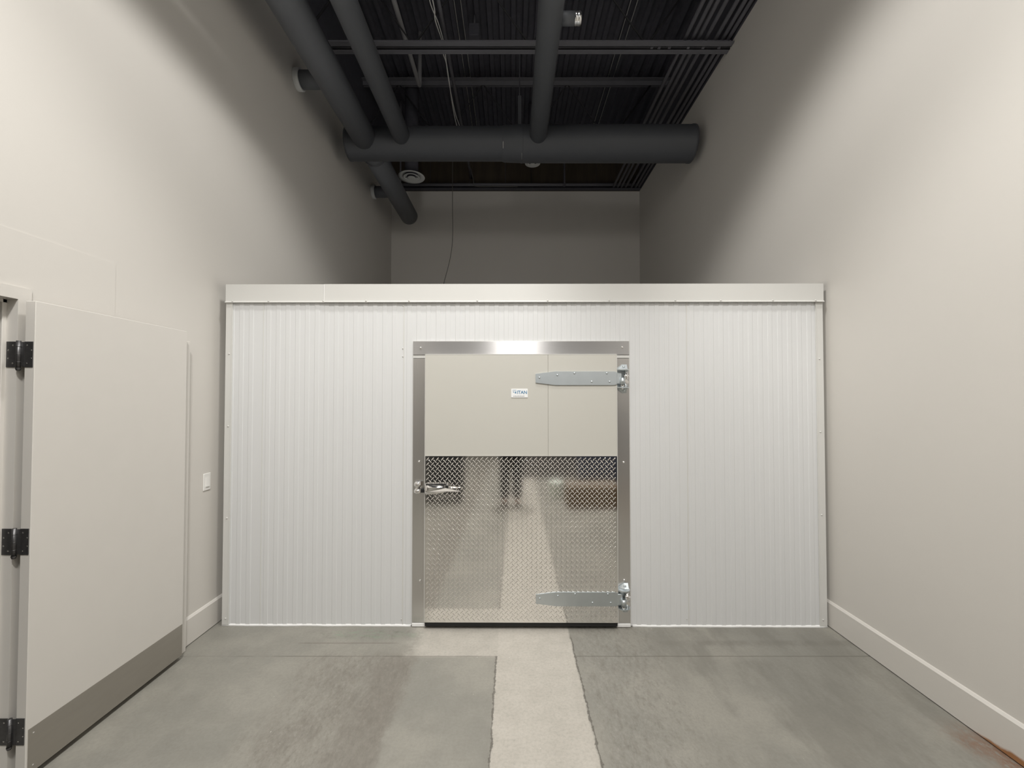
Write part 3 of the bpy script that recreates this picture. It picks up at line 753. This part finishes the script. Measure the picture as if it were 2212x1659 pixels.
for s_ in (-1, 1):
    b0 = len(V_)
    V_ += [(s_*.095-.05, py, .90), (s_*.095-.05, py+.015, .50), (s_*.095-.05, py-.01, .10), (s_*.105-.05, py+.12, .035)]
    R_ += [.09, .06, .042, (.04, .03)]; E_ += [(0, b0), (b0, b0+1), (b0+1, b0+2), (b0+2, b0+3)]
    b0 = len(V_)
    V_ += [(s_*.18, py, 1.43), (s_*.235, py+.06, 1.20), (s_*.12, py+.25, 1.48), (s_*.085, py+.30, 1.57)]
    R_ += [.058, .043, .03, (.034, .02)]; E_ += [(3, b0), (b0, b0+1), (b0+1, b0+2), (b0+2, b0+3)]
    for k in range(5):
        f0 = len(V_)
        if k < 4:
            V_ += [(s_*(.088-.004*k), py+.325+.006*k, 1.60+.015*k), (s_*(.075), py+.352, 1.605+.018*k), (s_*.055, py+.358, 1.61+.018*k)]
        else:
            V_ += [(s_*.065, py+.305, 1.585), (s_*.045, py+.325, 1.605), (s_*.03, py+.335, 1.62)]
        R_ += [.0095, .0088, .0078]; E_ += [(b0+3, f0), (f0, f0+1), (f0+1, f0+2)]
skin_mesh('body', V_, E_, R_, M['skin'], pe)
# clothes follow the body
V_ = [(0, py, .98), (0, py-.02, 1.12), (0, py-.02, 1.30), (0, py-.01, 1.43)]; R_ = [(.168, .125), (.152, .118), (.168, .128), (.125, .095)]; E_ = [(0, 1), (1, 2), (2, 3)]
for s_ in (-1, 1):
    b0 = len(V_); V_ += [(s_*.185, py, 1.43), (s_*.235, py+.06, 1.20), (s_*.135, py+.225, 1.45)]; R_ += [.074, .058, .043]; E_ += [(3, b0), (b0, b0+1), (b0+1, b0+2)]
skin_mesh('shirt', V_, E_, R_, M['cloth_dark'], pe)
V_ = [(0, py, .97)]; R_ = [(.17, .13)]; E_ = []
for s_ in (-1, 1):
    b0 = len(V_); V_ += [(s_*.095-.05, py, .88), (s_*.095-.05, py+.012, .50), (s_*.095-.05, py, .09)]; R_ += [.112, .096, .085]; E_ += [(0, b0), (b0, b0+1), (b0+1, b0+2)]
skin_mesh('trousers', V_, E_, R_, M['cloth_dark'], pe)
for s_ in (-1, 1):
    skin_mesh('shoe', [(s_*.095-.05, py-.05, .05), (s_*.10-.05, py+.06, .045), (s_*.105-.05, py+.17, .035)], [(0, 1), (1, 2)], [(.045, .048), (.048, .044), (.04, .03)], M['black_plastic'], pe)
skin_mesh('hair', [(0, py-.02, 1.70), (0, py-.01, 1.80), (0, py+.05, 1.835)], [(0, 1), (1, 2)], [(.075, .07), (.082, .085), (.05, .06)], M['hair'], pe)
o = MB().box(-.075, .075, -.062, -.054, 1.645, 1.722, .004).build('phone', M['black_plastic']); tag(o, 'black phone held up in the hands of the person', 'phone')

tc_ = thing('tool_cart', 'dark tool cart mirrored at the left of the tread plate', 'tool cart', (-1.15, -.75, 0))
MB().box(-1.45, -.82, -1.0, -.52, .14, 1.45, .015).build('body', M['steel_dark'], tc_)
for k in range(5): MB().box(-1.43, -.84, -.525, -.508, .18+.25*k, .40+.25*k, .006).build('drawer', M['steel_dark'], tc_)
for x in (-1.38, -.89):
    for y in (-.93, -.59): MB().lathe([(0, -.02), (.055, -.02), (.06, -.014), (.06, .014), (.055, .02), (0, .02)], (x, y, .06), 'X', 20).box(x-.03, x+.03, y-.025, y+.025, .1, .145).build('castor', M['black_plastic'], tc_)
cb = thing('cardboard_box', 'brown cardboard box mirrored low at the right of the plate', 'box', (1.2, -.45, 0))
MB().box(.80, 1.62, -.75, -.22, 0, .33, .004).build('carton', M['cardboard'], cb)
MB().box(.80, 1.62, -.50, -.46, .329, .3315).build('tape', M['caulk'], cb)
cab = thing('metal_cabinet', 'dark blue steel cabinet mirrored at the right of the plate', 'cabinet', (1.75, -1.35, 0))
MB().box(1.15, 2.25, -1.65, -1.1, .05, 1.65, .01).build('carcass', M['blue_steel'], cab)
for a, b in ((1.17, 1.69), (1.71, 2.23)):
    d_ = MB().box(a, b, -1.1, -1.082, .1, 1.62, .004).build('door', M['blue_steel'], cab)
    xx = b-.05 if a < 1.5 else a+.05
    MB().tube([(xx, -1.08, .8), (xx, -1.055, .82), (xx, -1.055, .95), (xx, -1.08, .97)], .008, 8).build('handle', M['chrome'], d_)
MB().box(1.2, 2.2, -1.6, -1.12, 0, .05).build('plinth', M['black_plastic'], cab)
M['bench'] = simple('grey_bench_paint', (.085, .08, .078), .5)
tb = thing('work_table', 'low dark work bench mirrored far back in the tread plate', 'bench', (.8, -3.2, 0))
MB().box(.15, 1.45, -3.7, -2.75, .02, .85, .01).build('base', M['bench'], tb)
MB().box(.1, 1.5, -3.75, -2.7, .85, .9, .006).build('top', M['bench'], tb)
bk = thing('bucket', 'white plastic bucket mirrored in the right of the plate', 'bucket', (.70, -1.0, 0))
MB().lathe([(0, .004), (.10, .0), (.105, .01), (.125, .25), (.132, .25), (.132, .265), (.122, .265), (.10, .02), (0, .02)], (.70, -1.0, 0), 'Z', 28).build('pail', M['bucket'], bk)
MB().tube([(.573, -1.0, .235), (.58, -.96, .15), (.64, -.90, .09), (.76, -.90, .09), (.82, -.96, .15), (.827, -1.0, .235)], .0025, 8).build('bail', M['bright'], bk)

# ------------------------------------------------------------------ lamps
LC = (1.0, .98, .945)
def lamp(y, e, half=60, blend=.45, z=6.15, x=.05, r=.16):
    ld = bpy.data.lights.new('high_bay_lamp', 'SPOT'); ld.energy = e; ld.color = LC
    ld.spot_size = math.radians(half*2); ld.spot_blend = blend; ld.shadow_soft_size = r
    o = bpy.data.objects.new('high_bay_lamp', ld); o.location = (x, y, z); COL.objects.link(o)
    return o
lamp(1.9, 770, 60.5, .36, z=5.85, x=.07, r=.22); lamp(-1.0, 1990, 57.5, .30, x=.05, r=.3)
# unseen fill light, added to lift the ducts, deck and dim upper walls
ld = bpy.data.lights.new('fill_light', 'POINT'); ld.energy = 280; ld.color = LC; ld.shadow_soft_size = .4
o = bpy.data.objects.new('fill_light', ld); o.location = (.05, -2.5, 4.5); COL.objects.link(o)

w = bpy.data.worlds.new('World'); scene.world = w; w.use_nodes = True
w.node_tree.nodes['Background'].inputs[0].default_value = (.5, .5, .55, 1); w.node_tree.nodes['Background'].inputs[1].default_value = .0

# ------------------------------------------------------------------ camera
cd = bpy.data.cameras.new('Camera'); cam = bpy.data.objects.new('Camera', cd); COL.objects.link(cam)
cd.sensor_fit = 'HORIZONTAL'; cd.sensor_width = 36; cd.lens = 36*940/2212; cd.shift_y = 8.81/2212
cd.clip_start = .02; cd.clip_end = 60
cam.location = (0, 0, 1.686); cam.rotation_euler = (math.radians(91.2), 0, 0)
scene.camera = cam
vs = scene.view_settings
vs.view_transform = 'Standard'; vs.look = 'None'; vs.gamma = 1; vs.use_curve_mapping = False; vs.exposure = -1.0
